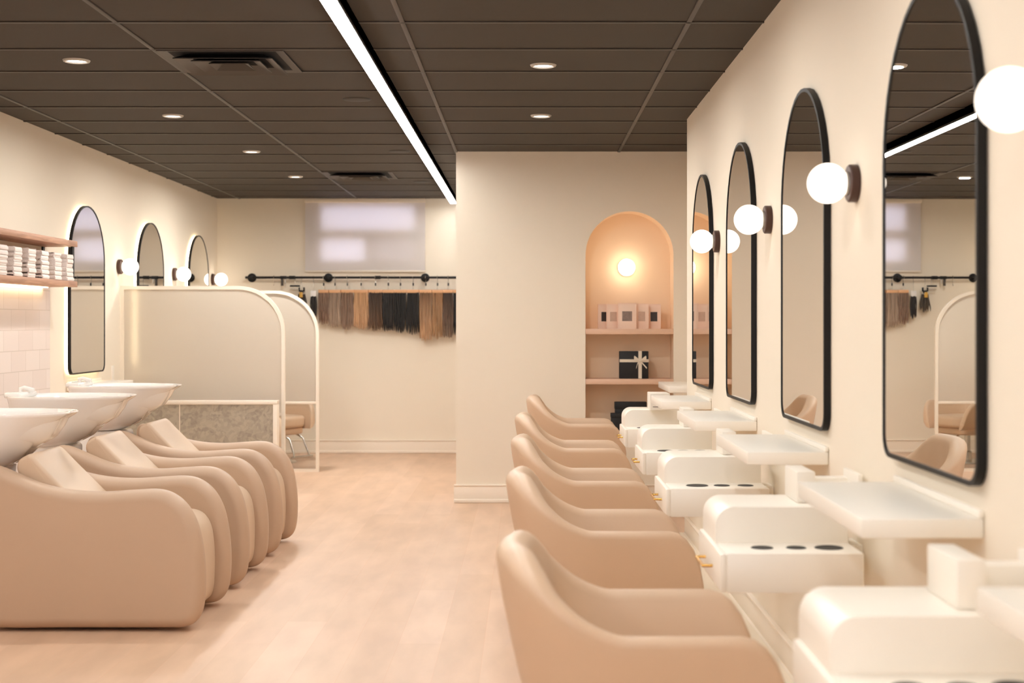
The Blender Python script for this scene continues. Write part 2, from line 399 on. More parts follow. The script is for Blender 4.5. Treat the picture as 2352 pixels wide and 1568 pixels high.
# window in the back wall
o = MB(); t = .045
for a in ((WX0, WZ0, WX0+t, WZ1), (WX1-t, WZ0, WX1, WZ1), (WX0, WZ0, WX1, WZ0+t), (WX0, WZ1-t, WX1, WZ1), (WX0, 2.20, WX1, 2.31), (-1.67, WZ0, -1.60, 2.25)):
    o.box(a[0], YB+.002, a[1], a[2], YB+.05, a[3])
wf = struct('window_1', o, 'trimw'); MB().box(WX0, YB+.02, WZ0, WX1, YB+.026, WZ1).build('pane', 'clear', wf)
MB().box(-1.60, YB+.03, WZ0, WX1, YB+.034, 2.2).build('pane', 'dim_pane', wf, 'added grey pane dimming the lower right of the blind')  # unseen grey pane added to dim the daylight through the blind
o = MB()
for a in ((fx0, fz0, fx0+.06, fz1), (fx1-.06, fz0, fx1, fz1), (fx0, fz0, fx1, fz0+.06), (fx0, fz1-.06, fx1, fz1), (-.93, fz0, -.87, fz1)):
    o.box(a[0], YF-.1, a[1], a[2], YF-.04, a[3])
wf = struct('window_fill', o, 'trimw'); MB().box(fx0, YF-.08, fz0, fx1, YF-.074, fz1).build('pane', 'clear', wf)  # unseen front window, added to let in fill daylight

# ------------------------------------------------------------------ roller blind
t = thing('roller_blind', (-1.66, YB-.035, 1.868), 'white roller blind pulled down over the window in the far wall', 'blind')
MB().box(-.625, -.003, .012, .612, .003, .74).build('blind_fabric', 'blind', t)
MB().box(-.625, -.008, 0, .612, .008, .018, .004).build('hem_bar', 'trimw', t)
MB().box(-.63, -.03, .715, .617, .03, .76, .008).build('valance', 'trimw', t)

# ------------------------------------------------------------------ ceiling fittings
t = thing('linear_light', (-0.75, 6.0, CEIL-.069), 'long white glowing linear light in a black channel running the length of the ceiling', 'light')
b = MB(); b.box(-.034, -8.9, .006, -.030, 8.80, .068); b.box(.030, -8.9, .006, .034, 8.80, .068); b.box(-.034, -8.9, .02, .034, 8.80, .068)
b.build('channel', 'channel', t)
MB().box(-.030, -8.9, 0, .030, 8.80, .018, .004).build('diffuser', 'strip', t)

def downlight(x, y, lab, pw=1.0):
    t = thing('recessed_downlight', (x, y, CEIL), lab, 'downlight', 'recessed downlights')
    MB().lathe([(.049, -.002), (.052, -.010), (.062, -.008), (.066, -.001), (.066, .0)], n=36, cap0=False).build('trim_ring', 'silver', t)
    MB().lathe([(.001, -.004), (.05, -.003), (.05, .0)], n=36).build('lens', 'dlens', t)
    ld = bpy.data.lights.new('downlight_lamp', 'AREA'); ld.shape = 'DISK'; ld.size = .09; ld.energy = W_DOWN*pw; ld.color = (1, .96, .90); ld.spread = R(175)
    lo = bpy.data.objects.new('downlight_lamp', ld); col.objects.link(lo); lo.parent = t; lo.location = (0, 0, -.012)
for i, (x, y) in enumerate([(-2.2, 7.09), (-2.19, 8.98), (-2.06, 10.86), (-2.03, 12.73), (.082, 7.22), (.088, 8.98)]):
    downlight(x, y, ['lit recessed ceiling downlight nearest the camera on the left, above the wash chairs', 'lit recessed ceiling downlight, second of the left row of four',
        'lit recessed ceiling downlight, third of the left row of four', 'lit recessed ceiling downlight, farthest of the left row, nearest the blind',
        'nearer lit recessed downlight right of the long linear light', 'farther lit recessed downlight right of the linear light, toward the arched niche'][i], (1.1, 1.2, 1.7, 2.9, .85, 1.0)[i])
for (x, y) in [(-2.2, 5.2), (-2.2, 3.3), (-2.2, 1.2), (.085, 5.4), (.085, 3.5), (.085, 1.4), (-2.2, -.8), (.085, -.8)]:
    downlight(x, y, 'lit recessed ceiling downlight above the entrance end of the room', 1.0 if x < 0 else .8)
for i, (x, y) in enumerate([(-.975, 8.33), (-.955, 10.86), (-.955, 13.2)]):
    o = MB().lathe([(.001, -.006), (.06, -.006), (.078, -.004), (.083, 0)], n=36, cap1=False).build('ceiling_speaker', 'speaker')
    o.location = (x, y, CEIL); tag(o, 'dark flush round ceiling disc beside the linear light, ' + ['nearest of three', 'middle one of three', 'farthest of three'][i], 'ceiling speaker', 'dark round ceiling discs')
def vent(x0, y0, lab):
    t = thing('ceiling_vent', (x0+.305, y0+.305, CEIL), lab, 'vent', 'square ceiling vents')
    b = MB(); b.box(-.29, -.29, -.004, .29, .29, .0); b.build('backing', 'void', t)
    def ring(hw0, z0, hw1, z1, th=.004):
        b = MB()
        r0 = [(-hw0, -hw0), (hw0, -hw0), (hw0, hw0), (-hw0, hw0)]; r1 = [(-hw1, -hw1), (hw1, -hw1), (hw1, hw1), (-hw1, hw1)]
        A = [Vector((p[0], p[1], z0)) for p in r0]; B = [Vector((p[0], p[1], z1)) for p in r1]
        B2 = [v+Vector((0, 0, th)) for v in B]; A2 = [v+Vector((0, 0, th)) for v in A]
        b.rings([A, B, B2, A2, A], True, False, False)
        bmesh.ops.remove_doubles(b.bm, verts=b.bm.verts, dist=1e-5); return b
    ring(.298, -.010, .255, -.004).build('frame', 'tbar', t)
    for a in ((.235, -.034, .175, -.006), (.165, -.034, .105, -.006), (.095, -.034, .05, -.006)): ring(*a).build('louvre', 'tbar', t)
vent(-1.745, 6.79, 'large dark square ceiling vent left of the linear light, nearer of two')
vent(-1.745, 12.28, 'small looking dark square ceiling vent above the blind, farther of two')

# ------------------------------------------------------------------ sconces
def sconce(x, y, z, nx, lab, grp, ny=0, m='globe', r=.062):
    """nx/ny: direction away from the wall"""
    t = thing('globe_sconce', (x, y, z), lab, 'wall light', grp, rz=math.atan2(ny, nx))
    MB().lathe([(.001, 0), (.056, 0), (.058, .002), (.058, .024), (.054, .028), (.001, .028)], axis='x', n=40).build('wall_plate', 'bronze', t)
    MB().lathe([(.001, .026), (.036, .026), (.036, .036), (.001, .036)], axis='x', n=32).build('collar', 'silver', t)
    MB().sphere((.028+r, 0, 0), r, 40).build('globe', m, t)
for i, y in enumerate([2.77, 4.44, 6.01, 7.63]):
    sconce(XR, y, 1.775, -1, 'lit globe wall light on the right wall, ' +
           ['cut off at the right edge', 'between the first and second mirrors', 'between the second and third mirrors', 'between the third and fourth mirrors'][i], 'globe lights on the right wall')
for i, y in enumerate([11.37, 13.14, 14.75]):
    sconce(XL, y, 1.785, 1, 'lit globe wall light on the left wall, ' + ['nearest, right of the full mirror', 'middle of the three', 'nearest the room corner'][i], 'globe lights on the left wall', r=.065, m='globel')
sconce(ncx-.01, YC+ND, 1.768, 0, 'lit globe light glowing peach in the arched niche', None, ny=-1, m='nglobe', r=.065)

# ------------------------------------------------------------------ arched mirrors
def mirror(side, y, lab, led):
    w_, z0, z1 = .82, .985, 2.188
    d0 = .022 if led else .002; d1 = d0+.022
    X = XL if side < 0 else XR
    t = thing('arched_mirror', (X, y, z0), lab, 'mirror', 'arched mirrors on the %s wall' % ('left' if side < 0 else 'right'))
    sg = 1 if side < 0 else -1
    def ring(wo, zo0, zo1, wi, zi0, zi1, ta, tb, rbo, rbi):
        A = arch(wo, zo0, zo1, rbo); B = arch(wi, zi0, zi1, rbi); b = MB()
        f = lambda P, tt: [Vector((sg*tt, u, v)) for u, v in P]
        b.rings([f(A, ta), f(A, tb), f(B, tb), f(B, ta), f(A, ta)], True, False, False)
        bmesh.ops.remove_doubles(b.bm, verts=b.bm.verts, dist=1e-6); return b
    fw = .010 if led else .012
    ring(w_, 0, z1-z0, w_-2*fw, fw, z1-z0-fw, d0, d1, .06, .052).build('frame', 'black', t)
    b = MB(); P = arch(w_-2*fw+.002, fw-.001, z1-z0-fw+.001, .052)
    b.rings([[Vector((sg*(d1-.010), u, v)) for u, v in P], [Vector((sg*(d1-.003), u, v)) for u, v in P]])
    g = b.build('mirror_glass', 'mirror', t)
    if led:
        ring(w_-.03, .015, z1-z0-.015, w_-.07, .035, z1-z0-.035, .003, .018, .05, .045).build('led_backlight', 'led', t)
    return t
for i, y in enumerate([3.585, 5.225, 6.78, 8.25]):
    m_ = mirror(1, y, ['tall black framed arched mirror nearest the camera, cut off at the top', 'second tall black framed arched mirror from the camera',
        'third tall black framed arched mirror, behind the globe lights', 'farthest and narrowest looking arched mirror on the right wall'][i], False)
    if i == 0: m_.rotation_euler.z = R(.45); m_.location.x -= .004
for i, y in enumerate([10.45, 12.22, 14.0]):
    mirror(-1, y, ['full arched backlit mirror on the left wall beside the towel shelf', 'middle backlit arched mirror, lower half hidden by the partition',
        'farthest backlit arched mirror on the left wall near the corner'][i], True)

# ------------------------------------------------------------------ styling chairs (local: faces +X, origin on the floor)
def make_chair():
    t = thing('salon_chair', (0, 0, 0), 'x', 'salon chair')
    # plan path of the shell, outer line
    N_ = 64; path = []
    hw, xf, xb, rc = .335, .33, -.345, .24
    pts = [(xf, -hw*.97), (.18, -hw), (.0, -hw), (-.10, -hw*.985), (-.20, -hw*.93), (-.275, -hw*.78), (-.32, -hw*.50), (xb, 0)]
    pts = pts+[(x, -y) for x, y in reversed(pts[:-1])]
    path = spline([(x, y, 0) for x, y in pts], 6, closed=False)
    def hgt(x):
        u = min(1, max(0, (-x-.055)/.27)); h = .655+.176*(u**1.55)
        if x > .20:
            q = min(1, (x-.20)/.135); h = .40+.255*math.sqrt(max(0, 1-q**2.2))*1.0
            h = max(h, .42)
        return h
    th = .052; rings = []
    n = len(path)
    for i, p in enumerate(path):
        P = Vector(p); a = Vector(path[max(i-1, 0)]); c = Vector(path[min(i+1, n-1)])
        tg = (c-a).normalized(); out = Vector((tg.y, -tg.x, 0))
        if out.dot(P-Vector((0.05, 0, 0))) < 0: out = -out
        h = hgt(P.x); zb = .385; th = .052+.030*min(1, max(0, (-P.x-.12)/.2)); r_ = th/2
        k = lambda z: .088*max(0, (.80-z)/.42)**1.25       # inward lean toward the bottom
        sec = []
        def pt(z, ins): return (P-out*(ins+k(z)))*1.0+Vector((0, 0, z))
        sec.append(pt(zb, .05)); sec.append(pt(zb+.012, .018)); sec.append(pt(min(h-.02, zb+.05), .002))
        for z in (.5, .6, .7, .8):
            zz = zb+.05+(h-r_-.01-zb-.05)*((z-.4)/.45); sec.append(pt(max(zb+.03, zz), 0))
        for q in range(0, 9):
            a_ = pi*q/8; sec.append(pt(h-r_+r_*sin(a_), r_-r_*cos(a_)) if h > .47 else pt(h-.012+.012*sin(a_), .026-.026*cos(a_)))
        for z in (.75, .5, .25): sec.append(pt(zb+.03+(h-r_-.01-zb-.03)*z, th+.003))
        sec.append(pt(zb+.02, th+.004)); sec.append(pt(zb, th))
        rings.append(sec)
    b = MB(); b.rings(rings); b.build('shell', 'leather_s', t, ang=60)
    def sup(x0, x1, hw_, e=3.2, n=40):
        cx, hx = (x0+x1)/2, (x1-x0)/2; o = []
        for k in range(n):
            a = 2*pi*k/n; c, s_ = cos(a), sin(a)
            o.append((cx+hx*math.copysign(abs(c)**(2/e), c), hw_*math.copysign(abs(s_)**(2/e), s_)))
        return o
    b = MB(); b.pillow(sup(-.25, .30, .235), .40, .515, .035, plane='xy'); b.build('seat_cushion', 'leather_s', t)
    b = MB(); b.pillow(sup(-.235, .27, .24), .335, .40, .022, plane='xy'); b.build('seat_pan', 'leather_s', t)
    MB().lathe([(.001, .02), (.045, .02), (.04, .12), (.028, .13), (.028, .34), (.001, .34)], n=28).build('column', 'chrome', t)
    MB().lathe([(.001, 0), (.235, 0), (.24, .004), (.235, .014), (.06, .024), (.001, .026)], n=48).build('base_plate', 'chrome', t)
    b = MB()
    for s_ in (-1, 1): b.tube([(.20, s_*.10, .345), (.30, s_*.10, .30), (.36, s_*.11, .16), (.37, s_*.12, .13)], .009)
    b.tube([(.37, -.16, .13), (.37, .16, .13)], .012); b.build('footrest', 'chrome', t)
    MB().tube([(-.02, .03, .10), (-.06, .16, .13), (-.08, .24, .14)], .007).build('pump_lever', 'chrome', t)
    return t
chair = make_chair()
chair_spots = [(.270, 3.50, 0, 0, 'beige leather salon chair nearest the camera in the right row'),
               (.270, 5.12, 0, 0, 'second beige leather salon chair from the camera in the right row'),
               (.270, 6.65, 0, 0, 'middle beige leather salon chair of the five in the right row'),
               (.275, 8.30, 0, 0, 'fourth beige leather salon chair from the camera in the right row'),
               (.340, 9.95, .02, 0, 'farthest beige leather salon chair of the right row, below the arched niche'),
               (-2.47, 12.25, -.10, R(-35), 'beige salon chair behind the frosted arched screen nearest the half wall'),
               (-2.46, 14.0, -.06, R(-30), 'beige salon chair behind the farther frosted arched screen')]
for i, (x, y, z, rz, lab) in enumerate(chair_spots):
    c = chair if i == 0 else copy_tree(chair)
    c.location = (x, y, 0); c.rotation_euler = (0, 0, rz)
    tag(c, lab, group='beige salon chairs')
    if z:
        for ch in c.children:
            if ch.name.split('.')[0] in ('shell', 'seat_cushion', 'seat_pan', 'footrest'): ch.location.z = z
            if ch.name.startswith('column'): ch.scale.z = (.34+z)/.34

# ------------------------------------------------------------------ right wall stations: shelf, tool cabinet, caddy
ORD = ['nearest', 'second', 'third', 'fourth', 'farthest']
def shelf(x0, x1, y0, y1, lab, grp, z=.917, side=1):
    t = thing('wall_shelf', ((x0+x1)/2, (y0+y1)/2, z-.044), lab, 'shelf', grp)
    hx, hy = (x1-x0)/2, (y1-y0)/2
    MB().box(-hx, -hy, 0, hx, hy, .044, .005).build('shelf_board', 'white', t)
    a, b_ = (hx-.012, hx) if side > 0 else (-hx, -hx+.012)
    MB().box(a, -hy, .044, b_, hy, .062, .003).build('upstand', 'white', t)
SH = [(1.60, 2.38), (3.2, 3.95), (4.85, 5.62), (6.36, 7.12), (7.93, 8.62)]
SL = ['white wall shelf cut off by the bottom right corner, under the hidden mirror', 'large white wall shelf under the nearest arched mirror', 'white wall shelf under the second arched mirror from the camera',
      'white wall shelf under the third arched mirror', 'white wall shelf under the farthest arched mirror on the right']
for (y0, y1), lab in zip(SH, SL): shelf(.737, XR-.001, y0, y1, lab, 'white shelves under the right wall mirrors')
shelf(.962, XR2-.001, 9.80, 10.62, 'small white shelf in the recess beside the arched niche', 'white shelves under the right wall mirrors')
for (y0, y1), lab in zip([(10.08, 10.88), (11.85, 12.6), (13.6, 14.4)], ['white wall shelf under the full backlit mirror on the left', 'white wall shelf behind the nearer frosted screen', 'white wall shelf behind the farther frosted screen']):
    shelf(XL+.001, XL+.25, y0, y1, lab, 'white shelves under the left wall mirrors', side=-1)

def cabinet(y, xl, radii, lab, k):
    x1 = .935
    t = thing('tool_cabinet', (xl, y, .60), lab, 'cabinet', 'white tool cabinets on the right wall')
    w_ = x1-xl; r = .055; zt = .214
    out = [(w_, 0), (w_, zt)]+[(r+r*cos(pi/2+pi/2*q/10)+.0, zt-r+r*sin(pi/2+pi/2*q/10)) for q in range(11)]+[(0, 0)]
    b = MB(); b.pillow(out, .20, .50, .004, seg=2); b.build('upper_body', 'white', t)
    MB().box(.006, 0, 0, w_, .20, .11, .004).build('tool_tray', 'white', t)
    for q, (fx, rr) in enumerate(zip((.31, .56, .80), radii)):
        MB().lathe([(.001, .055), (rr, .055), (rr+.001, .1105), (rr-.002, .1122), (rr-.005, .1112), (.001, .1112)], c=(fx*w_, .10, 0), n=32).build('tool_hole', 'hole_shade', t)  # solid disc, its black painted on for the shade inside a tool hole
    d = MB().box(-.012, .0, .002, .008, .50, .108, .006).build('drawer', 'white', t)
    b = MB(); b.tube([(-.012, .17, .048), (-.040, .17, .048), (-.040, .33, .048), (-.012, .33, .048)], .0045, 10); b.build('handle', 'gold', d, 'brass drawer pull')
    MB().box(w_-.01, .34, .02, XR-xl-.001, .48, .08).build('wall_mount', 'white', t)
    MB().box(-.0125, .05, -.045, -.002, .20, -.012, .002) if False else None
cabs = [(2.45, .552, (.03, .028, .04)), (4.02, .548, (.031, .028, .040)), (5.59, .548, (.043, .031, .031)), (7.13, .580, (.040, .03, .03)), (8.70, .600, (.036, .03, .03))]
CL = ['white tool cabinet nearest the camera at the bottom right', 'white tool cabinet with three holes painted dark between the first and second chairs', 'white tool cabinet with three holes painted dark between the second and third chairs',
      'white tool cabinet between the third and fourth chairs, one painted hole showing', 'farthest white tool cabinet, in front of the black boxes']
for k, ((y, xl, rr), lab) in enumerate(zip(cabs, CL)): cabinet(y, xl, rr, lab, k)
# white holder boxes standing on the cabinets by the wall
for k, (y, x0, lab) in enumerate([(2.70, .80, 'nearest white cabinet'), (4.30, .80, 'second white cabinet'), (5.86, .79, 'third white cabinet'), (7.42, .80, 'fourth white cabinet')]):
    t = thing('holder_box', (x0, y, .815), 'small white holder box on top of the ' + lab, 'holder box', 'white holder boxes on the tool cabinets')
    x1 = .995-x0
    b = MB(); b.box(0, 0, 0, .055, .20, .093, .004); b.box(.05, .14, 0, x1-.012, .20, .06, .004); b.build('body', 'white', t)
    MB().box(x1-.014, 0, 0, x1, .20, .085, .003).build('end_panel', 'white', t)
t = thing('drawer_box', (.752, 8.84, .815), 'small white box with thin slots at the far end of the cabinet row', 'drawer box')
MB().box(0, 0, 0, .12, .22, .102, .003).build('body', 'white', t)
for k in range(3): MB().box(.016, -.0015, .018+.025*k, .054, .002, .0215+.025*k).build('slot', 'grille', t)
tag(MB().box(.60, 1.4, 0.0, .978, 9.1, .035, .006).build('floor_ledge', 'ledge'), 'low cream board along the floor beneath the tool cabinets', 'ledge')

# ------------------------------------------------------------------ wash chairs and basins
PX = -1.95
def make_wash_chair():
    t = thing('wash_chair', (PX, 6.65, 0), 'x', 'wash chair')
    prof = [(-2.36, .04), (-2.385, .30), (-2.40, .62), (-2.385, .715), (-2.33, .722), (-2.25, .692), (-2.13, .643), (-2.00, .615), (-1.86, .607), (-1.72, .615), (-1.62, .618),
            (-1.55, .598), (-1.49, .548), (-1.447, .47), (-1.423, .37), (-1.412, .25), (-1.416, .13), (-1.437, .055), (-1.49, .018), (-1.60, .014), (-2.0, .014), (-2.28, .014)]
    out = [(x-PX, z) for x, z, _ in [(p[0], p[1], 0) for p in spline([(a, b_, 0) for a, b_ in prof], 5)]]
    for s_ in (-1, 1):
        b = MB(); y0, y1 = (.215, .335) if s_ > 0 else (-.335, -.215)
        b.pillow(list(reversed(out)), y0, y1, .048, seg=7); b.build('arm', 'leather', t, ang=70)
    seat = [(-2.05, .08), (-2.05, .40), (-2.0, .455), (-1.80, .462), (-1.62, .472), (-1.56, .470), (-1.515, .445), (-1.485, .39), (-1.472, .30), (-1.47, .20), (-1.478, .09), (-1.51, .05), (-1.60, .045), (-1.95, .05)]
    out = [(x-PX, z) for x, z, _ in spline([(a, b_, 0) for a, b_ in seat], 5)]
    MB().pillow(list(reversed(out)), -.222, .222, .035, seg=5).build('seat_cushion', 'leather_lit', t, ang=70)
    # inclined back pad
    a = Vector((-2.205-PX, .768)); b2 = Vector((-1.86-PX, .425)); d = (b2-a).normalized(); nn = Vector((-d.y, d.x)); nn = -nn if nn.y > 0 else nn
    q = [a+d*.012, a+d*.10, a+d*.3, b2, b2+nn*.10, b2+nn*.105-d*.05, a+nn*.105+d*.10, a+nn*.095+d*.02, a+nn*.06-d*.012, a+nn*.02-d*.006]
    out = [(p[0], p[1]) for p in spline([(v.x, v.y, 0) for v in q], 5)]
    MB().pillow(out, -.222, .222, .016, seg=4).build('back_cushion', 'leather_lit', t, 'inclined back cushion, painted paler as if lit', ang=60)
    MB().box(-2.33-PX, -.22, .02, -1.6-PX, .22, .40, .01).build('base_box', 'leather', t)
    return t
def make_basin():
    t = thing('wash_basin', (-2.5, 6.65, 0), 'x', 'wash basin')
    def ring(z, xf, xb, hw, dent, e=3.0, lift=0.0, fw=.50):
        o = []; n = 56
        for k in range(n):
            a = 2*pi*k/n; c, s_ = cos(a), sin(a); cx, hx = (xf+xb)/2, (xf-xb)/2
            u = math.copysign(abs(c)**(2/e), c); v = math.copysign(abs(s_)**(2/e), s_)
            x = cx+hx*u; f = max(0, (u+.0))
            y = hw*v*(1-(1-fw)*f**1.8)
            if c > 0: x -= dent*math.exp(-(y/(hw*.28))**2)*c**2
            zz = z+lift*max(0, -u)
            o.append(Vector((x+2.5, y, zz)))
        return o
    outer = [(.70, -2.45, -2.60, .09, 0), (.705, -2.40, -2.62, .13, .0), (.725, -2.35, -2.64, .16, .005), (.755, -2.29, -2.66, .19, .01), (.81, -2.224, -2.68, .215, .05), (.86, -2.180, -2.695, .232, .055),
             (.92, -2.118, -2.705, .245, .045), (.950, -2.072, -2.712, .25, .03), (.962, -2.056, -2.715, .252, .028), (.968, -2.058, -2.712, .250, .028), (.968, -2.080, -2.70, .236, .03), (.950, -2.092, -2.65, .226, .03),
             (.90, -2.120, -2.635, .212, .02), (.85, -2.16, -2.61, .195, .01), (.805, -2.24, -2.58, .14, 0), (.795, -2.38, -2.50, .04, 0)]
    rings = [ring(z, xf, xb, hw, d, fw=(.60 if z > .74 else .8)) for z, xf, xb, hw, d in outer]
    b = MB(); b.rings(rings); b.build('bowl', 'ceramic', t, ang=70)
    b = MB(); b.box(-.215, -.13, .955, -.125, .13, .985, .012, 4); b.build('tap_ledge', 'ceramic', t)
    b = MB(); b.tube([(-.17, 0, .98), (-.17, 0, 1.0), (-.15, 0, 1.006), (-.10, 0, .992)], .012, 12); b.build('tap', 'ceramic', t)
    b = MB(); b.box(-.14, -.12, 0, .125, .12, .71, .02, 3); b.build('pedestal', 'ceramic', t)
    return t
wc = make_wash_chair(); ba = make_basin()
for i, y in enumerate([6.65, 7.655, 8.66]):
    c = wc if i == 0 else copy_tree(wc); c.location = (PX, y, 0)
    tag(c, ['beige upholstered wash chair nearest the camera, lower left', 'middle beige wash chair of the three on the left', 'farthest beige wash chair of the left row, before the grey half wall'][i], group='beige wash chairs')
    d = ba if i == 0 else copy_tree(ba); d.location = (-2.5, y, 0)
    bo = [ch for ch in d.children if ch.name.startswith(('bowl', 'tap'))]
    for ch in bo: ch.location.z = (-.025, 0, .010)[i]
    tag(d, ['white ceramic wash basin nearest the camera, cut off by the left edge', 'middle white ceramic wash basin of three', 'farthest white ceramic wash basin, in front of the white shelf'][i], group='white wash basins')

# ------------------------------------------------------------------ left wall tiles, towel shelves
tag(MB().box(XL+.001, 4.2, .3, XL+.013, 9.70, 1.585).build('tile_panel', 'walltile'), kind='structure').name = 'wall_tile_left'
for z, lab, nm in ((1.868, 'upper floating wooden shelf with nothing on it, on the left wall', 'u'), (1.602, 'lower floating wooden shelf carrying folded white towels', 'l')):
    t = thing('wooden_shelf', (XL+.11, 7.6, z), lab, 'shelf')
    MB().box(-.109, -2.2, -.019, .109, 2.03, .019, .002).build('shelf_board', 'oak', t)
    if nm == 'l': MB().box(-.085, -2.2, -.026, -.06, 1.95, -.0195).build('led_strip', 'led', t)
    else:
        for sy in (-1.6, 0, 1.985):
            MB().box(-.109, sy-.02, -.246, -.100, sy+.02, -.019).build('bracket', 'black', t); MB().box(.085, sy-.02, -.246, .095, sy+.02, -.019).build('bracket', 'black', t)
def towel_mesh(seed):
    rnd = random.Random(seed); hx, hy, h = .1, .066, .0285
    b = MB()
    o = [(hx*.985, -h/2*.7), (hx, 0), (hx*.985, h/2*.75), (hx*.92, h/2), (0, h/2*1.02), (-hx*.92, h/2), (-hx, 0), (-hx*.92, -h/2), (0, -h/2), (hx*.92, -h/2)]
    o = [(a+rnd.uniform(-.004, .004), c) for a, c in o]
    sp = [(p[0], p[1]) for p in spline([(a, c, 0) for a, c in o], 4)]
    b.pillow(list(sp), -hy, hy, .007, seg=4)
    return b.build('folded_towel', 'towel', ang=70)
tm = [towel_mesh(s_) for s_ in range(4)]; used = set()
STK = ['by the arched mirror', 'second from the mirror', 'third from the mirror', 'fourth from the mirror', 'fifth from the mirror', 'sixth from the mirror']
LAY = ['bottom', 'second up', 'third up', 'fourth up', 'fifth up', 'top']
for si in range(6):
    y = 9.50-.243*si; n = 6
    for k in range(n):
        j = random.randrange(4)
        if j in used: o = tm[j].copy(); col.objects.link(o)
        else: o = tm[j]; used.add(j)
        o.location = (XL+.112+random.uniform(-.003, .003), y+random.uniform(-.003, .003), 1.6215+.0145+.0288*k)
        o.rotation_euler.z = random.uniform(-.03, .03)
        tag(o, 'white folded towel, %s in the stack %s' % (LAY[k], STK[si]), 'towel', 'folded towels on the lower wooden shelf')
for j in range(4):
    if j not in used: bpy.data.objects.remove(tm[j])

# ------------------------------------------------------------------ half wall and arched screens
t = thing('half_wall', (-2.56, 11.25, 0), 'low grey terrazzo tiled half wall with white trim, behind the wash chairs', 'half wall')
MB().box(-.638, -.04, 0, .60, .04, .715).build('tiled_panel', 'terrazzo', t)
b = MB(); b.box(-.638, -.05, .715, .632, .05, .745, .003); b.box(.60, -.05, 0, .632, .05, .715, .003); b.build('white_trim', 'trimw', t)
MB().box(-.125, -.0415, 0, -.119, -.039, .715).build('tile_joint', 'trimw', t)
def screen(y, xe, lab, r=.37):
    t = thing('arched_screen', (XL, y, 0), lab, 'screen', 'frosted arched screens')
    L_ = xe-XL; H = 1.636; z0 = .0
    def outl(ins):
        o = [(ins, z0+ins), (L_-ins, z0+ins)]
        rr = r-ins
        for k in range(17):
            a = pi/2*k/16; o.append((L_-r+rr*cos(a), H-r+rr*sin(a)))
        o.append((ins, H-ins)); return o
    A, B = outl(0), outl(.028); b = MB()
    f = lambda P, yy: [Vector((u, yy, v)) for u, v in P]
    b.rings([f(A, -.014), f(A, .014), f(B, .014), f(B, -.014), f(A, -.014)], True, False, False)
    bmesh.ops.remove_doubles(b.bm, verts=b.bm.verts, dist=1e-6)
    b.build('frame', 'trimw', t)
    MB().box(.028, -.012, .612, L_-.028, .012, .636, .002).build('rail', 'trimw', t)
    B = outl(.026); up = [(B[0][0], .63), (B[1][0], .63)]+B[2:]
    b = MB(); b.rings([f(up, -.004), f(up, .004)]); b.build('frosted_pane', 'frost', t)
    MB().box(.028, -.003, .028, L_-.028, .003, .612).build('lower_pane', 'clear', t, 'clear lower pane')
screen(11.44, -1.905, 'nearer frosted glass screen with a rounded cream frame, above the grey half wall')
screen(13.1, -1.875, 'farther frosted glass screen with a rounded cream frame standing on the floor', r=.40)
o = MB().box(0, -.036, -.057, .006, .036, .057, .002).build('outlet_cover', 'white'); o.location = (XL, 11.2, .96); tag(o, 'small white outlet cover on the left wall beside the screen', 'outlet')

# ------------------------------------------------------------------ hanging rail with hair
RY, RZ = YB-.10, 1.81
t = thing('hanging_rail', (-2.86, YB, RZ), 'black iron pipe rail fixed to the far wall below the blind', 'rail')
MB().tube([(-.03, -.10, 0), (2.32, -.10, 0)], .0125, 14).build('pipe', 'black', t)
for x in (0.02, .81, 1.81):
    MB().lathe([(.001, 0), (.046, 0), (.046, -.008), (.020, -.012), (.018, -.085), (.024, -.09), (.026, -.11), (.001, -.118)], c=(x, 0, 0), axis='y', n=28).build('flange', 'black', t)
for x in (.45, 1.33): MB().lathe([(.001, -.03), (.018, -.03), (.018, .03), (.001, .03)], c=(x, -.10, 0), axis='x', n=20).build('coupling', 'black', t)
kk = (RY)/3333
def hanger(x, rz, lab, hb):
    t = thing('wooden_hanger', (x, RY, RZ), lab, 'hanger', 'wooden clamp hangers on the pipe rail', rz=rz)
    b = MB(); b.box(-hb, -.012, -.158, hb, -.0, -.125, .004); b.box(-hb, .0, -.158, hb, .012, -.125, .004); b.build('clamp_bar', 'hangwood', t)
    pts = [(.0, .020*cos(a), .0+.020*sin(a)) for a in [pi*1.15-pi*1.25*q/10 for q in range(11)]]
    b = MB(); b.tube([(0, 0, -.125), (0, 0, -.06), (0, .018, -.03)]+[p for p in reversed(pts)], .0022, 8); b.build('hook', 'chrome', t)
    MB().box(-.004, -.006, -.085, .010, .002, -.055, .002).build('latch', 'black', t)
HS = [(741, 745, 44, 'greyish brown', (128, 98, 76), (140, 100, 76)), (766, 752, 40, 'ash blonde', (150, 122, 100), (178, 148, 122)), (797, 757, 38, 'cool brown', (122, 90, 66), (158, 122, 98)),
      (828, 757, 36, 'golden blonde', (196, 146, 96), (214, 160, 112)), (861, 760, 34, 'dark rooted brown', (52, 34, 24), (110, 76, 50)), (892, 762, 32, 'near black', (22, 18, 17), (34, 24, 20)),
      (920, 764, 30, 'jet black', (14, 12, 13), (18, 15, 15)), (948, 768, 30, 'blackest', (16, 13, 14), (20, 16, 16)), (978, 783, 36, 'light brown to honey ombre', (120, 84, 52), (214, 160, 112)),
      (1005, 778, 28, 'caramel brown', (150, 104, 64), (186, 138, 90)), (1031, 777, 28, 'dark brown streaked', (58, 42, 34), (134, 100, 76)), (1057, 772, 24, 'soft black', (16, 14, 14), (22, 18, 18))]
EDGE = [731, 755, 783, 812, 846, 878, 905, 934, 963, 992, 1017, 1041, 1068]
